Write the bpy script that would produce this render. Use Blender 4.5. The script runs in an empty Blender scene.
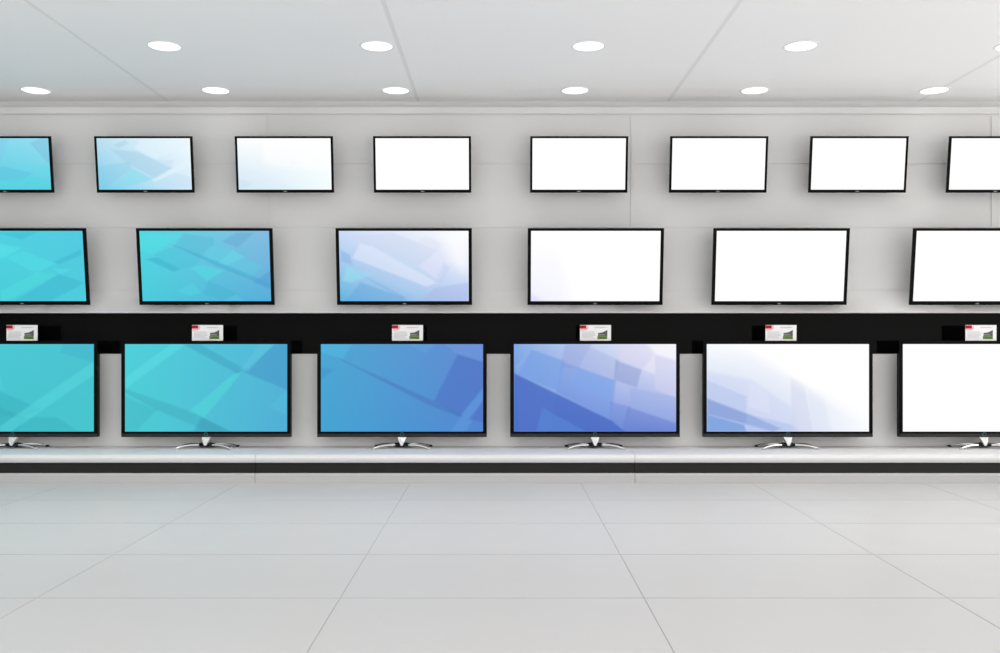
import bpy, bmesh, math
from mathutils import Vector, Matrix

scene = bpy.context.scene
COL = scene.collection

# ------------------------------------------------------------------ frame
F = 920.0                       # focal length in pixels of the 1000x653 frame
HC = 1.015                      # eye height above the floor
CEIL = HC + 1.7625
D_WALL = 6.845                  # main face of the display wall
D_BLACK = 6.90                  # glossy black inset
D_BACK = 6.84                   # low white back panel
D_TV = 6.70                     # glass of the standing sets
Z_SHELF = HC - 0.818
XL, XR = -4.6, 6.9


# ------------------------------------------------------------------ materials
def lin(c):
    c = c / 255.0
    return c / 12.92 if c <= 0.04045 else ((c + 0.055) / 1.055) ** 2.4


def rgb(r, g, b):
    return (lin(r), lin(g), lin(b), 1.0)


def principled(name, color, rough=0.5, spec=0.5, metal=0.0, noise=0.0, noise_scale=8.0, emit=None, strength=0.0):
    m = bpy.data.materials.new(name)
    m.use_nodes = True
    nt = m.node_tree
    b = nt.nodes["Principled BSDF"]
    b.inputs["Base Color"].default_value = color
    b.inputs["Roughness"].default_value = rough
    b.inputs["Specular IOR Level"].default_value = spec
    b.inputs["Metallic"].default_value = metal
    if noise > 0:
        tc = nt.nodes.new("ShaderNodeTexCoord")
        n = nt.nodes.new("ShaderNodeTexNoise")
        n.inputs["Scale"].default_value = noise_scale
        n.inputs["Detail"].default_value = 3.0
        nt.links.new(tc.outputs["Object"], n.inputs["Vector"])
        mr = nt.nodes.new("ShaderNodeMapRange")
        mr.inputs["From Min"].default_value = 0.3
        mr.inputs["From Max"].default_value = 0.7
        mr.inputs["To Min"].default_value = max(0.0, rough - noise)
        mr.inputs["To Max"].default_value = rough + noise
        nt.links.new(n.outputs["Fac"], mr.inputs["Value"])
        nt.links.new(mr.outputs["Result"], b.inputs["Roughness"])
    if emit is not None:
        b.inputs["Emission Color"].default_value = emit
        b.inputs["Emission Strength"].default_value = strength
    return m


def G(v):
    return (v, v, v, 1.0)


M = {
    "wall": principled("wall_lacquer", (0.765, 0.765, 0.76, 1), 0.5, 0.2, noise=0.05),
    "gap": principled("shadow_gap", G(0.76), 0.8, 0.1),
    "ceiling": principled("ceiling_paint", G(0.95), 0.8, 0.1, noise=0.05),
    "ceiling_gap": principled("ceiling_joint", G(0.84), 0.8, 0.1),
    "floor": principled("floor_tile", G(0.50), 0.38, 0.06, noise=0.04, noise_scale=3.0),
    "grout": principled("floor_grout", G(0.38), 0.8, 0.1),
    "bench": principled("bench_lacquer", G(0.70), 0.45, 0.12, noise=0.04),
    "plinth": principled("bench_lacquer_shaded", G(0.50), 0.45, 0.12, noise=0.04),  # same lacquer as the shelf top, shade of the upright face put into the grey
    "band": principled("bench_dark_band", G(0.014), 0.5, 0.25, noise=0.05),
    "black": principled("black_acrylic", G(0.003), 0.05, 0.06, noise=0.01),
    "frame": principled("tv_frame_gloss", G(0.003), 0.12, 0.05, noise=0.02),
    "chin": principled("tv_chin", G(0.018), 0.35, 0.3, noise=0.03),
    "cover": principled("tv_back_plastic", G(0.02), 0.6, 0.3, noise=0.05),
    "chrome": principled("stand_chrome", G(0.82), 0.16, 0.5, 1.0, noise=0.03),
    "neck": principled("stand_neck_satin", G(0.80), 0.3, 0.5, 0.25, noise=0.03),
    "rubber": principled("stand_black", G(0.004), 0.3, 0.2, noise=0.04),
    "pad": principled("foot_pad_clear_grey", G(0.5), 0.3, 0.4, noise=0.04),
    "steel": principled("bracket_steel", G(0.08), 0.5, 0.4, 0.6, noise=0.05),
    "ring": principled("button_ring", rgb(48, 92, 88), 0.4, 0.4),
    "badge": principled("badge_silver", G(0.22), 0.4, 0.4, 0.3),
    "card": principled("card_paper", G(0.94), 0.6, 0.2, noise=0.03),
    "red": principled("card_red", rgb(176, 22, 40), 0.6, 0.2),
    "pink": principled("card_pink", rgb(246, 196, 196), 0.6, 0.2),
    "ink": principled("card_ink", rgb(196, 196, 202), 0.6, 0.2),
    "ink_dark": principled("card_ink_dark", rgb(140, 142, 144), 0.6, 0.2),
    "stand_grey": principled("card_picture_grey", rgb(92, 92, 94), 0.6, 0.2),
    "stand_mid": principled("card_picture_mid", rgb(140, 140, 142), 0.6, 0.2),
    "green": principled("card_picture_green", rgb(112, 142, 72), 0.6, 0.2),
    "green_dark": principled("card_picture_dark_green", rgb(82, 112, 52), 0.6, 0.2),
    "acrylic": principled("card_holder", G(0.03), 0.1, 0.4),
    "lamp_trim": principled("lamp_trim", G(0.88), 0.4, 0.3, noise=0.03),
    "lamp": principled("lamp_diffuser", G(0.9), 0.5, 0.2, emit=(1, 1, 1, 1), strength=1.15),
}


# ------------------------------------------------------------------ mesh helpers
def box(bm, x0, x1, y0, y1, z0, z1, mi=0):
    vs = [bm.verts.new(p) for p in ((x0, y0, z0), (x1, y0, z0), (x1, y1, z0), (x0, y1, z0),
                                    (x0, y0, z1), (x1, y0, z1), (x1, y1, z1), (x0, y1, z1))]
    for idx in ((0, 3, 2, 1), (4, 5, 6, 7), (0, 1, 5, 4), (1, 2, 6, 5), (2, 3, 7, 6), (3, 0, 4, 7)):
        f = bm.faces.new([vs[i] for i in idx])
        f.material_index = mi
    return vs


def prism_x(bm, prof, x0, x1, closed=True, mi=0, smooth=False):
    """a (y, z) profile swept along x; counter-clockwise seen from +x"""
    a = [bm.verts.new((x0, y, z)) for y, z in prof]
    b = [bm.verts.new((x1, y, z)) for y, z in prof]
    n = len(prof)
    for i in range(n if closed else n - 1):
        j = (i + 1) % n
        f = bm.faces.new((a[i], b[i], b[j], a[j]))
        f.material_index = mi
        f.smooth = smooth
    if closed:
        bm.faces.new(a).material_index = mi
        bm.faces.new(list(reversed(b))).material_index = mi


def plate(bm, pts, y0, y1, mi=0):
    """an (x, z) outline extruded in y"""
    a = [bm.verts.new((x, y0, z)) for x, z in pts]
    b = [bm.verts.new((x, y1, z)) for x, z in pts]
    n = len(pts)
    for i in range(n):
        j = (i + 1) % n
        bm.faces.new((a[i], a[j], b[j], b[i])).material_index = mi
    bm.faces.new(list(reversed(a))).material_index = mi
    bm.faces.new(b).material_index = mi


def lathe_z(bm, prof, seg=40, center=(0, 0, 0), mi=0):
    rings = []
    for r, z in prof:
        if r < 1e-6:
            rings.append([bm.verts.new((center[0], center[1], center[2] + z))])
        else:
            rings.append([bm.verts.new((center[0] + r * math.cos(2 * math.pi * k / seg),
                                        center[1] + r * math.sin(2 * math.pi * k / seg),
                                        center[2] + z)) for k in range(seg)])
    for p, q in zip(rings[:-1], rings[1:]):
        for k in range(seg):
            l = (k + 1) % seg
            if len(p) == 1 and len(q) == 1:
                continue
            if len(p) == 1:
                f = bm.faces.new((p[0], q[l], q[k]))
            elif len(q) == 1:
                f = bm.faces.new((p[k], p[l], q[0]))
            else:
                f = bm.faces.new((p[k], p[l], q[l], q[k]))
            f.material_index = mi
            f.smooth = True


def obj(name, bm, mats, parent=None, bevel=0.0, seg=2, loc=None):
    if bevel > 0:
        bmesh.ops.bevel(bm, geom=[e for e in bm.edges if len(e.link_faces) == 2 and e.calc_face_angle(0) > 0.5],
                        offset=bevel, segments=seg, affect='EDGES', profile=0.5)
    bmesh.ops.recalc_face_normals(bm, faces=bm.faces)
    me = bpy.data.meshes.new(name)
    bm.to_mesh(me)
    bm.free()
    for m in (mats if isinstance(mats, (list, tuple)) else [mats]):
        me.materials.append(m)
    o = bpy.data.objects.new(name, me)
    COL.objects.link(o)
    if parent is not None:
        o.parent = parent
    if loc is not None:
        o.location = loc
    return o


def BM():
    return bmesh.new()


def thing(name, label, cat, loc=(0, 0, 0), rot=(0, 0, 0), group=None):
    o = bpy.data.objects.new(name, None)
    o.empty_display_size = 0.1
    COL.objects.link(o)
    o.location = loc
    o.rotation_euler = rot
    o["label"] = label
    o["category"] = cat
    if group:
        o["group"] = group
    return o


def struct(name, bm, mats, bevel=0.0, label=None):
    o = obj(name, bm, mats, None, bevel)
    o["kind"] = "structure"
    if label:
        o["label"] = label
    return o


# ------------------------------------------------------------------ the setting
Y_OPEN = 0.0                                      # floor cut short here so light from below reaches the ceiling
Y_FRONT = 2.5                                      # unseen ceiling left open from here to let world light in

# floor: large tiles with fine joints over a grout bed
PX, PY = 1.1766, 0.71
JX, JY = -0.619, 5.694
bm = BM()
g = 0.0022
i0, i1 = -6, 7
ys = [JY + k * PY for k in range(-12, 3)]
xs = [JX + k * PX for k in range(i0, i1)]
xs = [XL] + [x for x in xs if XL + 0.05 < x < XR - 0.05] + [XR]
ys = [Y_OPEN] + [y for y in ys if Y_OPEN + 0.05 < y < 6.8] + [6.9]
for xa, xb in zip(xs[:-1], xs[1:]):
    for ya, yb in zip(ys[:-1], ys[1:]):
        box(bm, xa + g, xb - g, ya + 0.0038, yb - 0.0038, -0.012, 0.0)
box(bm, XL, XR, Y_OPEN, 6.9, -0.06, -0.0015, 1)
struct("floor", bm, [M["floor"], M["grout"]])

# ceiling: panels with narrow joints, running on over the top of the display wall
bm = BM()
CX = [-0.615 + 1.878 * k for k in range(-4, 5)]
CX = [XL] + [x for x in CX if XL + 0.1 < x < XR - 0.1] + [XR]
CYS = [Y_FRONT, 6.565, 7.10]
hw = 0.013
for xa, xb in zip(CX[:-1], CX[1:]):
    for ya, yb in zip(CYS[:-1], CYS[1:]):
        box(bm, xa + hw, xb - hw, ya + 0.002, yb - (0.002 if yb < 6.7 else 0.0), CEIL, CEIL + 0.02)
box(bm, XL, XR, Y_FRONT, 7.12, CEIL + 0.0009, CEIL + 0.12, 1)
struct("ceiling", bm, [M["ceiling"], M["ceiling_gap"]])

# display wall: three courses of lacquered boards, then a cove that runs out into a lip
bm = BM()
VX = [-1.726 + 2.686 * k for k in range(-2, 4)]
VX = [XL] + [x for x in VX if XL + 0.1 < x < XR - 0.1] + [XR]
courses = [(HC + 1.2797, HC + 1.637), (HC + 0.8035, HC + 1.2797)]
for za, zb in courses:
    for xa, xb in zip(VX[:-1], VX[1:]):
        box(bm, xa + 0.012, xb - 0.012, D_WALL, D_WALL + 0.02, za + 0.005, zb - 0.005)
box(bm, XL, XR, D_WALL, D_WALL + 0.02, HC + 0.342 + 0.002, HC + 0.8035 - 0.005)
box(bm, XL, XR, D_WALL + 0.005, D_WALL + 0.07, HC + 0.30, HC + 1.698, 1)
box(bm, XL, XR, 6.915, 6.96, HC + 1.2, CEIL + 0.001)
prof = []
for k in range(15):
    t = k / 14.0
    prof.append((D_WALL - 0.11 * t * t, HC + 0.340 - (0.340 - 0.176) * t))
prof += [(D_WALL - 0.1105, HC + 0.1710), (D_WALL - 0.109, HC + 0.1697),
         (D_WALL + 0.14, HC + 0.1697), (D_WALL + 0.14, HC + 0.340)]
prism_x(bm, prof, XL, XR)
for f in bm.faces:
    if abs(f.normal.x) < 0.5 and len(f.verts) == 4:
        f.smooth = False
struct("wall_back", bm, [M["wall"], M["gap"]], label="white panelled display wall carrying two rows of televisions")

# cornice strip between wall and ceiling
bm = BM()
box(bm, XL, XR, D_WALL - 0.018, D_WALL + 0.02, HC + 1.650, HC + 1.699)
struct("trim_1", bm, M["wall"], 0.002, label="narrow white cornice strip under the ceiling")

# black inset panel with the low white back panel below it
bm = BM()
box(bm, XL, XR, D_BLACK, D_BLACK + 0.05, HC - 0.30, HC + 0.1692)
struct("trim_2", bm, M["black"], label="glossy black panel running behind the price cards")
bm = BM()
box(bm, XL, XR, D_BACK, D_BLACK - 0.001, 0.0, HC - 0.134)
struct("trim_3", bm, M["wall"], 0.006, label="low white back panel behind the standing televisions")

# made-up unseen left wall that dims the left part; right side stays open
bm = BM()
box(bm, XL - 0.12, XL - 0.001, Y_FRONT, 7.0, -0.06, CEIL + 0.1)
struct("shade_wall_left", bm, M["wall"])

# ------------------------------------------------------------------ display bench, in sections
SX = [XL + 0.002, -1.686, 0.929, 3.544, 6.159]
bench_labels = [
    "low white display bench section with dark band under the first two standing televisions",
    "low white display bench section with dark band under the azure and deep blue televisions",
    "low white display bench section with dark band under the mostly white, pale blue cornered television",
    "low white display bench section at the far right end, beyond the last television",
]
for k in range(4):
    xa, xb = SX[k] + 0.0015, SX[k + 1] - 0.0015
    t = thing("display_bench", bench_labels[k], "display bench", ((xa + xb) / 2, 6.33, 0.0), group="display bench sections")
    h = (xb - xa) / 2
    zs = Z_SHELF
    bm = BM()
    hz, hy = 0.028, 0.040                               # rounded nose
    pr = [(0.50, zs), (0.50, zs - 0.056)]
    pr += [(hy - (hy if a > 0 else 0.014) * math.cos(a) - (0 if a > 0 else hy - 0.014), zs - hz + hz * math.sin(a)) for a in [-math.pi / 2 + math.pi * q / 18 for q in range(19)]]
    prism_x(bm, list(reversed(pr)), -h, h)
    obj("shelf_top", bm, M["bench"], t)
    bm = BM()
    box(bm, -h, h, 0.022, 0.48, zs - 0.128, zs - 0.0565)
    obj("dark_band", bm, M["band"], t)
    bm = BM()
    r = 0.012
    pr = [(0.49, 0.0), (0.0, 0.0)]
    pr += [(r - r * math.cos(a), zs - 0.1285 - r + r * math.sin(a)) for a in [math.pi / 2 * q / 6 for q in range(7)]]
    pr += [(0.49, zs - 0.1285)]
    prism_x(bm, list(reversed(pr)), -h, h)
    obj("plinth", bm, M["plinth"], t)


# ------------------------------------------------------------------ screen pictures
def screen_material(name, corners, shapes, rect, level=1.0, soft0=0.026):
    """corners TL, TR, BL, BR in sRGB; shapes = (points, colour, alpha, softness) inside rect (x0, x1, y0, y1)"""
    m = bpy.data.materials.new(name)
    m.use_nodes = True
    nt = m.node_tree
    nt.nodes.clear()
    out = nt.nodes.new("ShaderNodeOutputMaterial")
    em = nt.nodes.new("ShaderNodeEmission")
    em.inputs["Strength"].default_value = level
    nt.links.new(em.outputs[0], out.inputs[0])
    tc = nt.nodes.new("ShaderNodeTexCoord")
    ASP = 1.80
    va = nt.nodes.new("ShaderNodeVectorMath")
    va.operation = 'MULTIPLY_ADD'
    va.inputs[1].default_value = (ASP, 0, -1)
    va.inputs[2].default_value = (0, 0, 1)
    nt.links.new(tc.outputs["Generated"], va.inputs[0])
    sp = nt.nodes.new("ShaderNodeSeparateXYZ")
    nt.links.new(tc.outputs["Generated"], sp.inputs[0])

    def mix(fac, a, b):
        n = nt.nodes.new("ShaderNodeMix")
        n.data_type = 'RGBA'
        n.clamp_factor = True
        if isinstance(fac, float):
            n.inputs[0].default_value = fac
        else:
            nt.links.new(fac, n.inputs[0])
        for s, v in ((6, a), (7, b)):
            if isinstance(v, tuple):
                n.inputs[s].default_value = v
            else:
                nt.links.new(v, n.inputs[s])
        return n.outputs[2]

    tl, tr, bl, br = [rgb(*c) for c in corners]
    top = mix(sp.outputs[0], tl, tr)
    bot = mix(sp.outputs[0], bl, br)
    cur = mix(sp.outputs[2], bot, top)
    x0, x1, y0, y1 = rect
    for sh in shapes:
        pts, col, alpha = sh[:3]
        alpha *= 0.78
        soft = sh[3] if len(sh) > 3 else soft0
        q = [((px - x0) / (x1 - x0) * ASP, (py - y0) / (y1 - y0)) for px, py in pts]
        cx = sum(p[0] for p in q) / len(q)
        cy = sum(p[1] for p in q) / len(q)
        acc = None
        for a, b in zip(q, q[1:] + q[:1]):
            nx, ny = -(b[1] - a[1]), b[0] - a[0]
            L = math.hypot(nx, ny)
            if L < 1e-6:
                continue
            nx, ny = nx / L, ny / L
            d = nx * a[0] + ny * a[1]
            if nx * cx + ny * cy < d:
                nx, ny, d = -nx, -ny, -d
            dt = nt.nodes.new("ShaderNodeVectorMath")
            dt.operation = 'DOT_PRODUCT'
            nt.links.new(va.outputs[0], dt.inputs[0])
            dt.inputs[1].default_value = (nx, 0, ny)
            ma = nt.nodes.new("ShaderNodeMath")
            ma.operation = 'MULTIPLY_ADD'
            ma.use_clamp = True
            nt.links.new(dt.outputs["Value"], ma.inputs[0])
            ma.inputs[1].default_value = 1.0 / soft
            ma.inputs[2].default_value = -d / soft + 0.5
            if acc is None:
                acc = ma.outputs[0]
            else:
                mn = nt.nodes.new("ShaderNodeMath")
                mn.operation = 'MULTIPLY' if soft > 0.05 else 'MINIMUM'
                nt.links.new(acc, mn.inputs[0])
                nt.links.new(ma.outputs[0], mn.inputs[1])
                acc = mn.outputs[0]
        al = nt.nodes.new("ShaderNodeMath")
        al.operation = 'MULTIPLY'
        nt.links.new(acc, al.inputs[0])
        al.inputs[1].default_value = alpha
        cur = mix(al.outputs[0], cur, rgb(*col))
    nt.links.new(cur, em.inputs["Color"])
    return m


W3 = (255, 255, 255)
WHITE = screen_material("screen_white", (W3, W3, W3, W3), [], (0, 1, 0, 1), 1.03)

S = {}
S["b1"] = screen_material("screen_turquoise", ((74, 206, 214), (78, 194, 210), (66, 192, 204), (72, 198, 206)), [
    ([(380, 82), (560, 82), (560, 195), (360, 130)], (70, 178, 204), .6),
    ([(-404, 82), (-60, 82), (30, 360), (-404, 300)], (84, 212, 220), .4),
    ([(-404, 240), (0, 365), (245, 470), (130, 530), (-404, 420)], (62, 172, 188), .55),
    ([(-404, 400), (0, 460), (150, 520), (110, 605), (-404, 605)], (60, 164, 182), .5),
    ([(150, 520), (340, 520), (470, 605), (70, 605)], (62, 174, 190), .55),
    ([(560, 185), (560, 265), (70, 605), (0, 605), (0, 575)], (90, 218, 224), .6),
], (-404, 560, 82, 605))
S["b2"] = screen_material("screen_turquoise_bands", ((80, 208, 218), (86, 182, 216), (78, 206, 212), (82, 174, 214)), [
    ([(310, 48), (390, 48), (60, 295), (53, 235)], (92, 220, 228), .75),
    ([(378, 50), (470, 48), (725, 190), (690, 220)], (66, 160, 190), .65),
    ([(890, 48), (957, 40), (957, 305), (715, 205)], (70, 150, 200), .75),
    ([(800, 48), (880, 48), (740, 200), (695, 190)], (94, 196, 222), .7),
    ([(650, 222), (708, 202), (490, 465), (402, 428)], (84, 214, 218), .8),
    ([(53, 298), (440, 432), (640, 538), (450, 538), (230, 418), (53, 345)], (68, 172, 190), .65),
    ([(53, 340), (230, 418), (115, 538), (53, 538)], (70, 180, 195), .65),
    ([(480, 460), (645, 538), (435, 538)], (62, 156, 182), .7),
    ([(855, 398), (957, 305), (957, 445)], (86, 190, 224), .6),
], (53, 957, 48, 538))
S["b3"] = screen_material("screen_azure", ((78, 168, 212), (100, 138, 210), (70, 164, 210), (84, 134, 210)), [
    ([(60, 48), (235, 48), (180, 132), (60, 95)], (84, 188, 226), .6),
    ([(60, 250), (130, 190), (60, 180)], (66, 140, 195), .5),
    ([(540, 48), (700, 48), (640, 95)], (112, 168, 226), .4),
    ([(820, 105), (960, 150), (960, 300), (830, 452), (688, 365)], (80, 114, 196), .8),
    ([(745, 48), (960, 48), (960, 145), (815, 102)], (124, 158, 224), .5),
    ([(130, 98), (205, 132), (690, 368), (860, 445), (840, 462), (650, 385), (180, 140)], (74, 120, 188), .75),
    ([(960, 290), (960, 360), (865, 538), (780, 538), (835, 455)], (100, 156, 224), .6),
    ([(960, 365), (960, 485), (880, 470)], (80, 110, 194), .8),
], (60, 960, 48, 538))
S["b4"] = screen_material("screen_blue_lilac", ((132, 172, 230), (244, 244, 252), (82, 128, 212), (128, 150, 222)), [
    ([(53, 48), (350, 48), (330, 140), (150, 80), (60, 170)], (150, 180, 232), .5),
    ([(150, 80), (335, 142), (295, 312), (75, 215)], (112, 156, 228), .7),
    ([(340, 48), (485, 48), (415, 185), (310, 180)], (150, 162, 218), .6),
    ([(470, 60), (640, 138), (618, 248), (415, 182)], (168, 180, 228), .55),
    ([(620, 138), (765, 192), (738, 292), (610, 248)], (138, 152, 208), .65),
    ([(640, 48), (957, 48), (957, 150), (780, 190), (640, 135)], (222, 216, 242), .6),
    ([(800, 48), (957, 40), (957, 140), (840, 105)], (255, 255, 255), .75, 0.05),
    ([(770, 190), (840, 100), (840, 220)], (238, 236, 250), .6),
    ([(840, 110), (957, 140), (957, 350), (840, 300)], (214, 214, 242), .55),
    ([(700, 290), (957, 345), (957, 505), (700, 400)], (150, 174, 230), .55),
    ([(322, 148), (622, 252), (592, 478), (292, 316)], (104, 146, 226), .55),
    ([(410, 180), (612, 252), (590, 372), (372, 272)], (126, 168, 234), .65),
    ([(590, 370), (700, 400), (655, 538), (590, 475)], (100, 134, 214), .5),
    ([(53, 210), (600, 478), (670, 538), (53, 538)], (74, 108, 196), 1.1),
    ([(210, 403), (455, 538), (180, 538)], (90, 134, 212), .85),
    ([(690, 400), (957, 490), (957, 538), (655, 538)], (86, 114, 200), .55),
], (53, 957, 48, 538))
S["b5"] = screen_material("screen_pale_blue", ((250, 252, 255), W3, (160, 184, 232), (250, 252, 255)), [
    ([(50, 200), (300, 250), (520, 400), (560, 538), (50, 538)], (206, 214, 244), .65, 0.05),
    ([(50, 250), (270, 340), (270, 440), (50, 360)], (186, 200, 238), .8),
    ([(50, 352), (280, 440), (460, 520), (420, 538), (50, 440)], (136, 160, 218), 1.1, 0.03),
    ([(50, 440), (260, 500), (270, 538), (50, 538)], (124, 162, 222), 1.15, 0.03),
    ([(270, 440), (530, 500), (560, 538), (270, 538)], (164, 188, 232), .6, 0.03),
    ([(285, 260), (390, 300), (400, 440), (280, 400)], (226, 230, 248), .5, 0.03),
    ([(515, 230), (590, 270), (640, 538), (525, 538)], (208, 212, 236), .6, 0.03),
    ([(600, 280), (700, 330), (740, 538), (640, 538)], (222, 228, 244), .6, 0.05),
    ([(200, 30), (970, 30), (970, 500), (480, 230)], (255, 255, 255), 1.25, 0.16),
], (50, 952, 48, 538))
S["m1"] = screen_material("screen_cyan", ((80, 214, 224), (84, 202, 226), (70, 208, 216), (80, 204, 220)), [
    ([(0, 80), (310, 70), (180, 128)], (64, 188, 212), .7),
    ([(-318, 90), (20, 160), (250, 150), (40, 262), (-318, 300)], (92, 232, 238), .6, 0.05),
    ([(60, 260), (180, 208), (410, 302), (260, 370)], (84, 222, 230), .7),
    ([(600, 200), (604, 240), (432, 308), (405, 290)], (66, 180, 206), .7),
    ([(380, 335), (520, 345), (440, 378)], (90, 222, 232), .6),
    ([(430, 378), (620, 440), (560, 470), (420, 573), (90, 573)], (66, 184, 208), .75),
    ([(0, 500), (280, 358), (420, 380), (60, 560), (0, 573)], (84, 222, 224), .5),
], (-318, 618, 68, 573))
S["m2"] = screen_material("screen_sky_bands", ((82, 216, 226), (134, 188, 226), (76, 204, 220), (86, 174, 218)), [
    ([(70, 90), (200, 75), (380, 75), (300, 155), (70, 150)], (90, 214, 226), .5),
    ([(70, 75), (340, 90), (160, 212), (70, 190)], (84, 224, 230), .6),
    ([(370, 75), (570, 105), (565, 150), (480, 240), (295, 160)], (94, 184, 214), .6),
    ([(720, 70), (840, 70), (725, 168), (620, 130)], (108, 168, 212), .7),
    ([(155, 215), (300, 160), (480, 240), (420, 300), (330, 310)], (76, 190, 216), .5),
    ([(535, 160), (700, 190), (600, 272), (470, 240)], (98, 208, 230), .6),
    ([(690, 185), (770, 232), (640, 292), (590, 275)], (106, 220, 234), .65),
    ([(740, 230), (890, 290), (800, 370), (640, 300)], (98, 206, 228), .5),
    ([(290, 152), (345, 168), (600, 268), (940, 408), (940, 440), (580, 292)], (70, 168, 204), .65),
    ([(105, 245), (180, 232), (335, 312), (290, 330)], (64, 172, 204), .7),
    ([(495, 288), (630, 322), (510, 392), (400, 300)], (82, 222, 228), .65),
    ([(520, 390), (720, 475), (620, 527), (480, 480)], (74, 180, 208), .6),
    ([(300, 460), (410, 400), (470, 470), (390, 490)], (88, 216, 226), .5),
    ([(940, 320), (940, 450), (820, 400)], (86, 158, 212), .7),
    ([(610, 527), (700, 480), (760, 527)], (90, 204, 224), .5),
], (70, 938, 58, 527))
S["m3"] = screen_material("screen_ice_blue", ((204, 220, 248), W3, (92, 180, 224), (186, 204, 242)), [
    ([(160, 95), (420, 70), (720, 190), (590, 292), (220, 140)], (206, 216, 240), .65),
    ([(560, 140), (640, 90), (760, 150), (680, 220)], (222, 226, 244), .5),
    ([(70, 185), (130, 215), (150, 285), (70, 260)], (136, 176, 228), .65),
    ([(200, 140), (280, 160), (720, 405), (640, 430), (150, 240)], (228, 234, 252), .7),
    ([(140, 240), (640, 430), (560, 480), (250, 350)], (180, 206, 240), .5),
    ([(110, 295), (275, 350), (140, 402), (80, 390)], (152, 222, 240), .75),
    ([(200, 400), (480, 500), (510, 527), (100, 527)], (108, 170, 222), .7),
    ([(230, 365), (310, 400), (515, 510), (470, 510)], (116, 166, 220), .5),
    ([(590, 292), (745, 180), (800, 250), (720, 390)], (230, 228, 250), .6),
    ([(760, 270), (800, 300), (720, 460), (660, 460)], (196, 204, 240), .5),
    ([(690, 440), (925, 400), (925, 527), (610, 527)], (168, 184, 232), .6),
    ([(740, 58), (930, 50), (930, 340), (820, 300)], (255, 255, 255), .8, 0.2),
], (62, 925, 58, 527), 1.0, 0.036)
S["m4"] = screen_material("screen_white_lilac_corner", (W3, W3, (240, 240, 255), W3), [
    ([(60, 470), (130, 500), (170, 540), (60, 540)], (206, 208, 248), .7, 0.1),
    ([(250, 40), (960, 40), (960, 560), (330, 560)], W3, 1.0, 0.2),
], (72, 930, 58, 527), 1.02)
S["t1"] = screen_material("screen_aqua", ((120, 214, 236), (150, 222, 242), (74, 208, 222), (92, 208, 226)), [
    ([(-385, 330), (60, 340), (320, 400), (180, 480), (-385, 460)], (96, 192, 224), .6),
    ([(440, 60), (490, 60), (490, 330), (310, 120)], (124, 182, 216), .5),
    ([(-100, 75), (120, 75), (30, 300), (-300, 260)], (130, 200, 230), .5),
    ([(0, 470), (300, 420), (485, 470), (485, 560), (0, 560)], (88, 214, 226), .6),
    ([(120, 330), (485, 330), (485, 420)], (98, 218, 234), .5),
], (-385, 485, 75, 555))
S["t2"] = screen_material("screen_pale_aqua", ((186, 224, 242), (244, 252, 255), (118, 206, 234), (212, 234, 250)), [
    ([(190, 175), (440, 200), (750, 350), (590, 445), (330, 300)], (164, 206, 230), .65),
    ([(70, 330), (350, 290), (380, 360), (120, 530), (70, 530)], (136, 204, 230), .5),
    ([(410, 165), (600, 262), (910, 140), (910, 80), (480, 85)], (228, 245, 253), .65),
    ([(230, 130), (330, 90), (360, 120), (260, 170)], (160, 206, 224), .5),
    ([(390, 355), (570, 450), (390, 505), (170, 525)], (134, 222, 238), .75),
    ([(590, 275), (770, 275), (730, 340)], (206, 220, 246), .6),
    ([(600, 450), (760, 390), (920, 430), (920, 520), (700, 520)], (196, 224, 244), .5),
    ([(905, 260), (920, 330), (580, 475), (555, 455)], (228, 246, 252), .65),
], (70, 918, 75, 545), 1.0, 0.04)
S["t3"] = screen_material("screen_faint_aqua", ((254, 255, 255), W3, (206, 230, 246), (244, 254, 254)), [
    ([(70, 300), (200, 360), (520, 380), (650, 470), (640, 545), (70, 545)], (224, 238, 247), .5, 0.04),
    ([(80, 450), (200, 480), (160, 520), (80, 530)], (196, 222, 244), .5, 0.05),
    ([(530, 265), (650, 295), (560, 325)], (232, 240, 248), .7, 0.04),
    ([(300, 60), (930, 60), (930, 380), (600, 360), (300, 300)], W3, .8, 0.14),
], (65, 920, 75, 545))


# ------------------------------------------------------------------ televisions
def panel_parts(t, w, h, side, top, chin, depth, scr):
    """frame, screen and back cover; front glass at local y = 0, base at z = 0"""
    bm = BM()
    hw = w / 2
    outer = [(-hw, 0), (hw, 0), (hw, h), (-hw, h)]
    inner = [(-hw + side, chin), (hw - side, chin), (hw - side, h - top), (-hw + side, h - top)]
    y0, y1 = 0.0, depth
    of = [bm.verts.new((x, y0, z)) for x, z in outer]
    ob = [bm.verts.new((x, y1, z)) for x, z in outer]
    nf = [bm.verts.new((x, y0, z)) for x, z in inner]
    nb = [bm.verts.new((x, y0 + 0.010, z)) for x, z in inner]
    for i in range(4):
        j = (i + 1) % 4
        bm.faces.new((of[i], of[j], nf[j], nf[i]))
        bm.faces.new((nf[i], nf[j], nb[j], nb[i]))
        bm.faces.new((of[j], of[i], ob[i], ob[j]))
    bm.faces.new(nb)
    bm.faces.new(list(reversed(ob)))
    obj("frame", bm, M["frame"], t, 0.0018, 2)
    bm = BM()
    box(bm, -hw + side + 0.0005, hw - side - 0.0005, 0.0015, 0.006, chin + 0.0005, h - top - 0.0005)
    obj("screen", bm, scr, t)
    bm = BM()
    box(bm, -hw * 0.72, hw * 0.72, depth, depth + 0.026, h * 0.12, h * 0.80)
    obj("back_cover", bm, M["cover"], t, 0.008)


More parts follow.
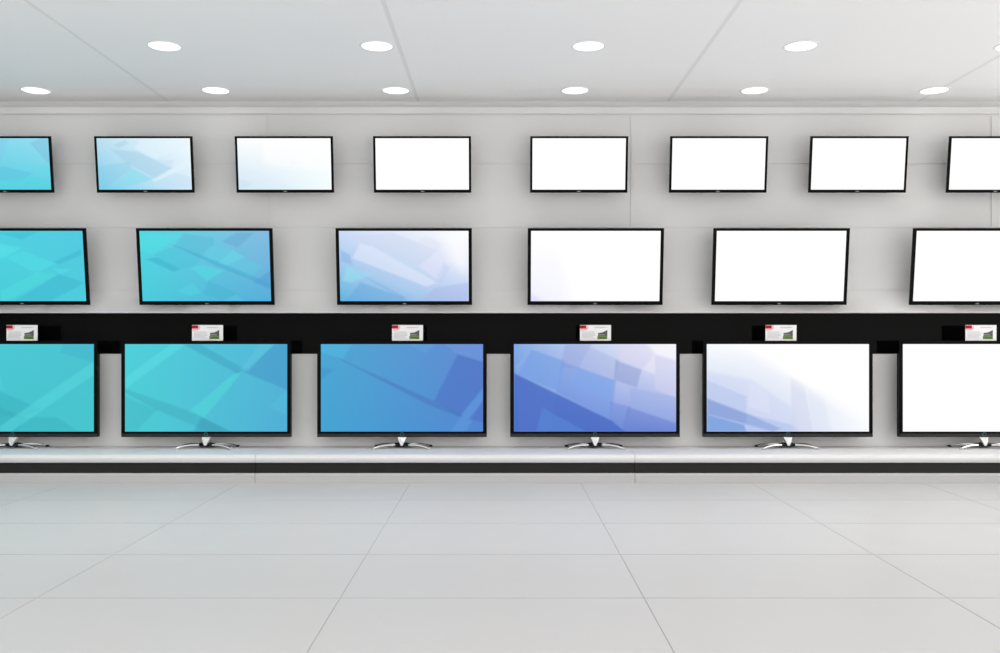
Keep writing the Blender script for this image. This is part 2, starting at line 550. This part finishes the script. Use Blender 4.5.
def wall_tv(label, x, z, w, h, scr, group, tilt=math.radians(7)):
    t = thing("wall_mounted_tv", label, "television", (x, D_TV, HC + z), (tilt, 0, 0), group)
    if w > 0.9:
        panel_parts(t, w, h, 0.0235, 0.0195, 0.0275, 0.015, scr)
    else:
        panel_parts(t, w, h, 0.0165, 0.0140, 0.0220, 0.015, scr)
    bm = BM()
    plate(bm, [(-0.012, 0.006), (0.012, 0.006), (0.012, 0.014), (-0.012, 0.014)], -0.002, 0.0)
    obj("badge", bm, M["badge"], t)
    bm = BM()
    zc = h * 0.48
    for sx in (-0.15, 0.15):
        box(bm, sx - 0.02, sx + 0.02, 0.040, 0.150, zc - 0.03, zc + 0.03)
    box(bm, -0.2, 0.2, 0.148, 0.156, zc - 0.06, zc + 0.06)
    obj("wall_bracket", bm, M["steel"], t)
    return t


def standing_tv(label, x, scr, group):
    t = thing("standing_tv", label, "television", (x, D_TV, Z_SHELF), (0, 0, 0), group)
    w, h = 1.235, 0.701
    lift = HC - 0.7355 - Z_SHELF
    # panel pieces are parts of the set, lifted above the stand
    n0 = set(COL.objects)
    panel_parts(t, w, h, 0.0265, 0.0240, 0.0390, 0.040, scr)
    for o in set(COL.objects) - n0:
        o.location.z = lift
    # matt strip along the lower edge
    bm = BM()
    box(bm, -w / 2 + 0.003, w / 2 - 0.003, -0.003, 0.0, 0.003, 0.024)
    obj("chin_strip", bm, M["chin"], t, 0.001, 1, (0, 0, lift))
    # ring-shaped power button
    bm = BM()
    seg = 24
    ro, ri, zc = 0.0145, 0.0100, 0.0195
    rings = []
    for rr, yy in ((ro, -0.003), (ro, -0.007), (ri, -0.007), (ri, -0.003)):
        rings.append([bm.verts.new((rr * math.cos(2 * math.pi * q / seg), yy, zc + rr * math.sin(2 * math.pi * q / seg))) for q in range(seg)])
    for a, b in zip(rings, rings[1:] + rings[:1]):
        for q in range(seg):
            bm.faces.new((a[q], a[(q + 1) % seg], b[(q + 1) % seg], b[q]))
    obj("power_button", bm, M["ring"], t, 0, 1, (0, 0, lift))
    # wedge-shaped neck, wide at the set and narrow at the hub
    bm = BM()
    a = [(-0.007, 0.022), (0.007, 0.022), (0.018, 0.048), (0.033, lift + 0.001), (-0.033, lift + 0.001), (-0.018, 0.048)]
    plate(bm, a, -0.022, 0.030)
    for v in bm.verts:                      # the neck leans out in front of the hub
        if v.co.z > 0.06:
            v.co.y = max(v.co.y, 0.002)
    obj("stand_neck", bm, M["neck"], t, 0.003)
    # dark hub with four splayed chrome feet
    bm = BM()
    lathe_z(bm, [(0, 0.012), (0.038, 0.012), (0.046, 0.018), (0.042, 0.032), (0.028, 0.039), (0, 0.039)], 32, (0, 0.022, 0))
    for v in bm.verts:
        v.co.x *= 1.45
        v.co.y = 0.022 + (v.co.y - 0.022) * 0.75
    obj("stand_hub", bm, M["rubber"], t)
    for sx in (-1, 1):
        for sy in (-1, 1):
            bm = BM()
            ex, ey = 0.205 * sx, 0.086 * sy
            L = math.hypot(ex, ey)
            ux, uy = ex / L, ey / L
            px, py = -uy, ux
            rows = []
            N = 10
            for q in range(N + 1):
                s = q / N
                c = 0.058 + s * (L - 0.058)
                wd = 0.017 * (1 - s) + 0.010 * s
                zt = 0.032 * (1 - s) ** 0.8 + 0.011 * s + 0.006 * math.sin(math.pi * s)
                zb = zt - (0.010 * (1 - s) + 0.0075 * s)
                rows.append([bm.verts.new((ux * c + px * o_, 0.022 + uy * c + py * o_, z_)) for o_, z_ in
                             ((-wd, zb), (wd, zb), (wd * 0.75, zt), (-wd * 0.75, zt))])
            for a_, b_ in zip(rows[:-1], rows[1:]):
                for q in range(4):
                    bm.faces.new((a_[q], a_[(q + 1) % 4], b_[(q + 1) % 4], b_[q]))
            bm.faces.new(rows[0])
            bm.faces.new(list(reversed(rows[-1])))
            leg = obj("stand_foot", bm, M["chrome"], t)
            bm = BM()
            lathe_z(bm, [(0, 0.0002), (0.013, 0.0002), (0.014, 0.004), (0.0125, 0.0125), (0, 0.0135)], 16,
                    (ux * (L - 0.006), 0.022 + uy * (L - 0.006), 0))
            obj("foot_pad", bm, M["rubber"] if sy > 0 else M["pad"], leg)
    return t


top_row = [
    (-3.605, "t1", "wall-mounted television showing aqua blue, at the left end of the top row"),
    (-2.581, "t2", "wall-mounted television showing a pale aqua pattern, second from left in the top row"),
    (-1.564, "t3", "wall-mounted television nearly white with a faint aqua lower edge, in the top row"),
    (-0.564, None, "blank white wall-mounted television in the top row, left of the wide middle gap"),
    (0.573, None, "blank white wall-mounted television in the top row, right of the wide middle gap"),
    (1.586, None, "blank white wall-mounted television, third from right in the top row"),
    (2.601, None, "blank white wall-mounted television, second from right in the top row"),
    (3.606, None, "blank white wall-mounted television at the right end of the top row"),
]
for x, s, lab in top_row:
    wall_tv(lab, x, 1.0435, 0.709, 0.404, S[s] if s else WHITE, "televisions in the top row")
mid_row = [
    (-3.480, "m1", "wall-mounted television showing plain cyan shapes, at the left end of the middle row"),
    (-2.134, "m2", "wall-mounted television showing cyan and sky-blue bands, second from left in the middle row"),
    (-0.695, "m3", "wall-mounted television showing ice blue fading to white, in the middle row"),
    (0.692, "m4", "white wall-mounted television with a lilac tint in its lower left corner, middle row"),
    (2.032, None, "blank white wall-mounted television, second from right in the middle row"),
    (3.474, None, "blank white wall-mounted television at the right end of the middle row"),
]
for x, s, lab in mid_row:
    wall_tv(lab, x, 0.226, 0.983, 0.556, S[s] if s else WHITE, "televisions in the middle row")
low_row = [
    (-3.549, "b1", "standing television showing plain turquoise, at the left end of the display bench"),
    (-2.141, "b2", "standing television showing turquoise with crossing bands, second from left on the bench"),
    (-0.714, "b3", "standing television showing azure blue with one thin dark diagonal, on the bench"),
    (0.692, "b4", "standing television showing deep blue fading to lilac white, on the bench"),
    (2.097, "b5", "standing television mostly white with pale blue lower left corner, on the bench"),
    (3.525, None, "standing television with blank white screen, at the right end of the display bench"),
]
for x, s, lab in low_row:
    standing_tv(lab, x, S[s] if s else WHITE, "televisions standing on the display bench")

# ------------------------------------------------------------------ price cards on the black panel
cards = [
    (22.0, "white price card with red tag, on top of the leftmost, plain turquoise television"),
    (207.5, "white price card with red tag, on top of the turquoise television with crossing bands"),
    (407.5, "white price card with red tag, on top of the azure blue television"),
    (595.5, "white price card with red tag, on top of the deep-blue-to-lilac television"),
    (781.0, "white price card with red tag, on top of the mostly white, pale blue cornered television"),
    (981.0, "white price card with red tag, on top of the blank white television on the bench"),
]
D_CARD = D_TV + 0.018                             # the cards stand on the upper edge of the sets
for cx, lab in cards:
    X = (cx - 500) * D_CARD / F
    zb = HC - 0.0353
    cw, ch = 31.0 * D_CARD / F, 15.8 * D_CARD / F
    t = thing("price_card", lab, "price card", (X, D_CARD, zb), (0, 0, 0), "price cards standing on the televisions")
    bm = BM()
    plate(bm, [(-cw / 2, 0), (cw / 2, 0), (cw / 2, ch), (-cw / 2, ch)], 0.0, 0.003)
    obj("card", bm, M["card"], t)
    bm = BM()
    box(bm, -cw * 0.42, cw * 0.42, 0.003, 0.006, 0.0, ch * 0.8)
    box(bm, -cw * 0.42, cw * 0.42, 0.006, 0.021, 0.0, 0.003)
    obj("card_holder", bm, M["acrylic"], t)

    def q(u, v):
        return (-cw / 2 + u * cw, ch * (1 - v))

    bm = BM()
    plate(bm, [q(0.0, .22), q(.20, .22), q(.20, .02), q(0.0, .02)], -0.0012, -0.0001)
    obj("red_tag", bm, M["red"], t)
    bm = BM()
    plate(bm, [q(0.02, .36), q(.20, .34), q(.27, .22), q(.27, .05), q(.205, .05), q(.205, .225), q(0.02, .225)], -0.0008, -0.0001)
    obj("pink_border", bm, M["pink"], t)
    bm = BM()
    for a, b, v in ((.48, .88, .13), (.48, .82, .17)):
        plate(bm, [q(a, v + .022), q(b, v + .022), q(b, v), q(a, v)], -0.0008, -0.0001)
    for k, e in enumerate((.46, .50, .48, .50, .42, .47)):
        v = .42 + .075 * k
        plate(bm, [q(.06, v + .03), q(e, v + .03), q(e, v), q(.06, v)], -0.0008, -0.0001)
    obj("printed_lines", bm, M["ink"], t)
    bm = BM()
    plate(bm, [q(.58, .70), q(.88, .70), q(.88, .30), q(.82, .38), q(.72, .47), q(.58, .50)], -0.0008, -0.0001, 0)
    plate(bm, [q(.58, .66), q(.80, .66), q(.80, .58), q(.58, .56)], -0.0012, -0.0009, 1)
    plate(bm, [q(.56, .89), q(.88, .89), q(.88, .70), q(.56, .70)], -0.0008, -0.0001, 2)
    plate(bm, [q(.62, .84), q(.86, .87), q(.86, .78), q(.62, .76)], -0.0012, -0.0009, 3)
    obj("printed_picture", bm, [M["stand_grey"], M["stand_mid"], M["green"], M["green_dark"]], t)

# ------------------------------------------------------------------ downlights
LX = [-3.331, -2.039, -0.747, 0.539, 1.829, 3.117]
ordinal = ["leftmost", "second from left", "third from left", "fourth from left", "fifth from left", "rightmost"]
near = ["", "leftmost fully seen", "second from left", "third from left", "fourth from left", "cut off at the frame edge"]
over = ["leftmost", "second from left", "third from left", "third from right", "second from right", "rightmost"]
LAMP = {0: (26.0, 40), 1: (62.0, 76), 2: (50.0, 100)}
for row, yy in ((0, 6.600), (1, 5.590), (2, 4.539)):  # third row is unseen, added to light bench and floor from above
    for k, x in enumerate(LX):
        if row == 0:
            lab = "round recessed ceiling downlight close to the display wall, %s in that row" % ordinal[k]
        elif row == 1 and k == 0:
            lab = "round ceiling downlight beyond the frame's left edge, in the row farther from the wall"
        elif row == 1:
            lab = "round ceiling downlight %s in the row farther from the wall" % near[k]
        else:
            lab = "round ceiling downlight %s in the unseen row added above the frame for overhead light" % over[k]
        t = thing("ceiling_downlight", lab, "ceiling light", (x, yy, CEIL), (0, 0, 0), "recessed downlights in the ceiling")
        bm = BM()
        lathe_z(bm, [(0.093, -0.0005), (0.094, -0.004), (0.104, -0.003), (0.107, 0.0)], 48)
        obj("trim_ring", bm, M["lamp_trim"], t)
        bm = BM()
        lathe_z(bm, [(0, -0.0022), (0.05, -0.0022), (0.0935, -0.0018), (0.0935, 0.0)], 48)
        obj("diffuser", bm, M["lamp"], t)
        ld = bpy.data.lights.new("downlight_lamp", 'SPOT')
        ld.energy = LAMP[row][0]
        ld.spot_size = math.radians(LAMP[row][1])
        ld.spot_blend = 1.0
        ld.shadow_soft_size = 0.09
        lo = bpy.data.objects.new("downlight_lamp", ld)
        COL.objects.link(lo)
        lo.parent = t
        lo.location = (0, 0, -0.012)

# ------------------------------------------------------------------ world light through the made-up open front, brighter to the right
w = bpy.data.worlds.new("open_front_light")
scene.world = w
w.use_nodes = True
nt = w.node_tree
bg = nt.nodes["Background"]
tc = nt.nodes.new("ShaderNodeTexCoord")
sp = nt.nodes.new("ShaderNodeSeparateXYZ")
nt.links.new(tc.outputs["Generated"], sp.inputs[0])
mx = nt.nodes.new("ShaderNodeMath")              # left to right
mx.operation = 'MULTIPLY_ADD'
mx.inputs[1].default_value = 0.75
mx.inputs[2].default_value = 1.0
nt.links.new(sp.outputs[0], mx.inputs[0])
zr = nt.nodes.new("ShaderNodeValToRGB")           # by height; the brighter lower half is added to lift the ceiling
zm = nt.nodes.new("ShaderNodeMapRange")
zm.inputs["From Min"].default_value = -1.0
zm.inputs["From Max"].default_value = 1.0
nt.links.new(sp.outputs[2], zm.inputs["Value"])
SKY = [(0.0, 3.0), (0.47, 1.3), (0.53, 1.2), (0.75, 1.9), (1.0, 2.2)]
el = zr.color_ramp.elements
while len(el) < len(SKY):
    el.new(0.5)
for e, (p, v) in zip(el, SKY):
    e.position = p
    e.color = (v / 4, v / 4, v / 4, 1)
nt.links.new(zm.outputs["Result"], zr.inputs["Fac"])
mm = nt.nodes.new("ShaderNodeMath")
mm.operation = 'MULTIPLY'
nt.links.new(mx.outputs[0], mm.inputs[0])
nt.links.new(zr.outputs["Color"], mm.inputs[1])
md = nt.nodes.new("ShaderNodeMath")
md.operation = 'MULTIPLY'
nt.links.new(mm.outputs[0], md.inputs[0])
md.inputs[1].default_value = 4.0
nt.links.new(md.outputs[0], bg.inputs["Strength"])
bg.inputs["Color"].default_value = (1.0, 0.968, 0.945, 1)

# ------------------------------------------------------------------ camera
cd = bpy.data.cameras.new("camera")
cd.sensor_fit = 'HORIZONTAL'
cd.sensor_width = 36.0
cd.lens = 36.0 * F / 1000.0
cd.shift_y = 9.5 / 1000.0
cam = bpy.data.objects.new("camera", cd)
COL.objects.link(cam)
cam.location = (0, 0, HC)
cam.rotation_euler = (math.radians(90), 0, 0)
scene.camera = cam

scene.view_settings.view_transform = 'Standard'
scene.view_settings.look = 'None'
scene.view_settings.gamma = 1.0
scene.view_settings.use_curve_mapping = False
scene.view_settings.exposure = 0.0
scene.cycles.max_bounces = 10
scene.cycles.diffuse_bounces = 6
scene.cycles.use_denoising = True
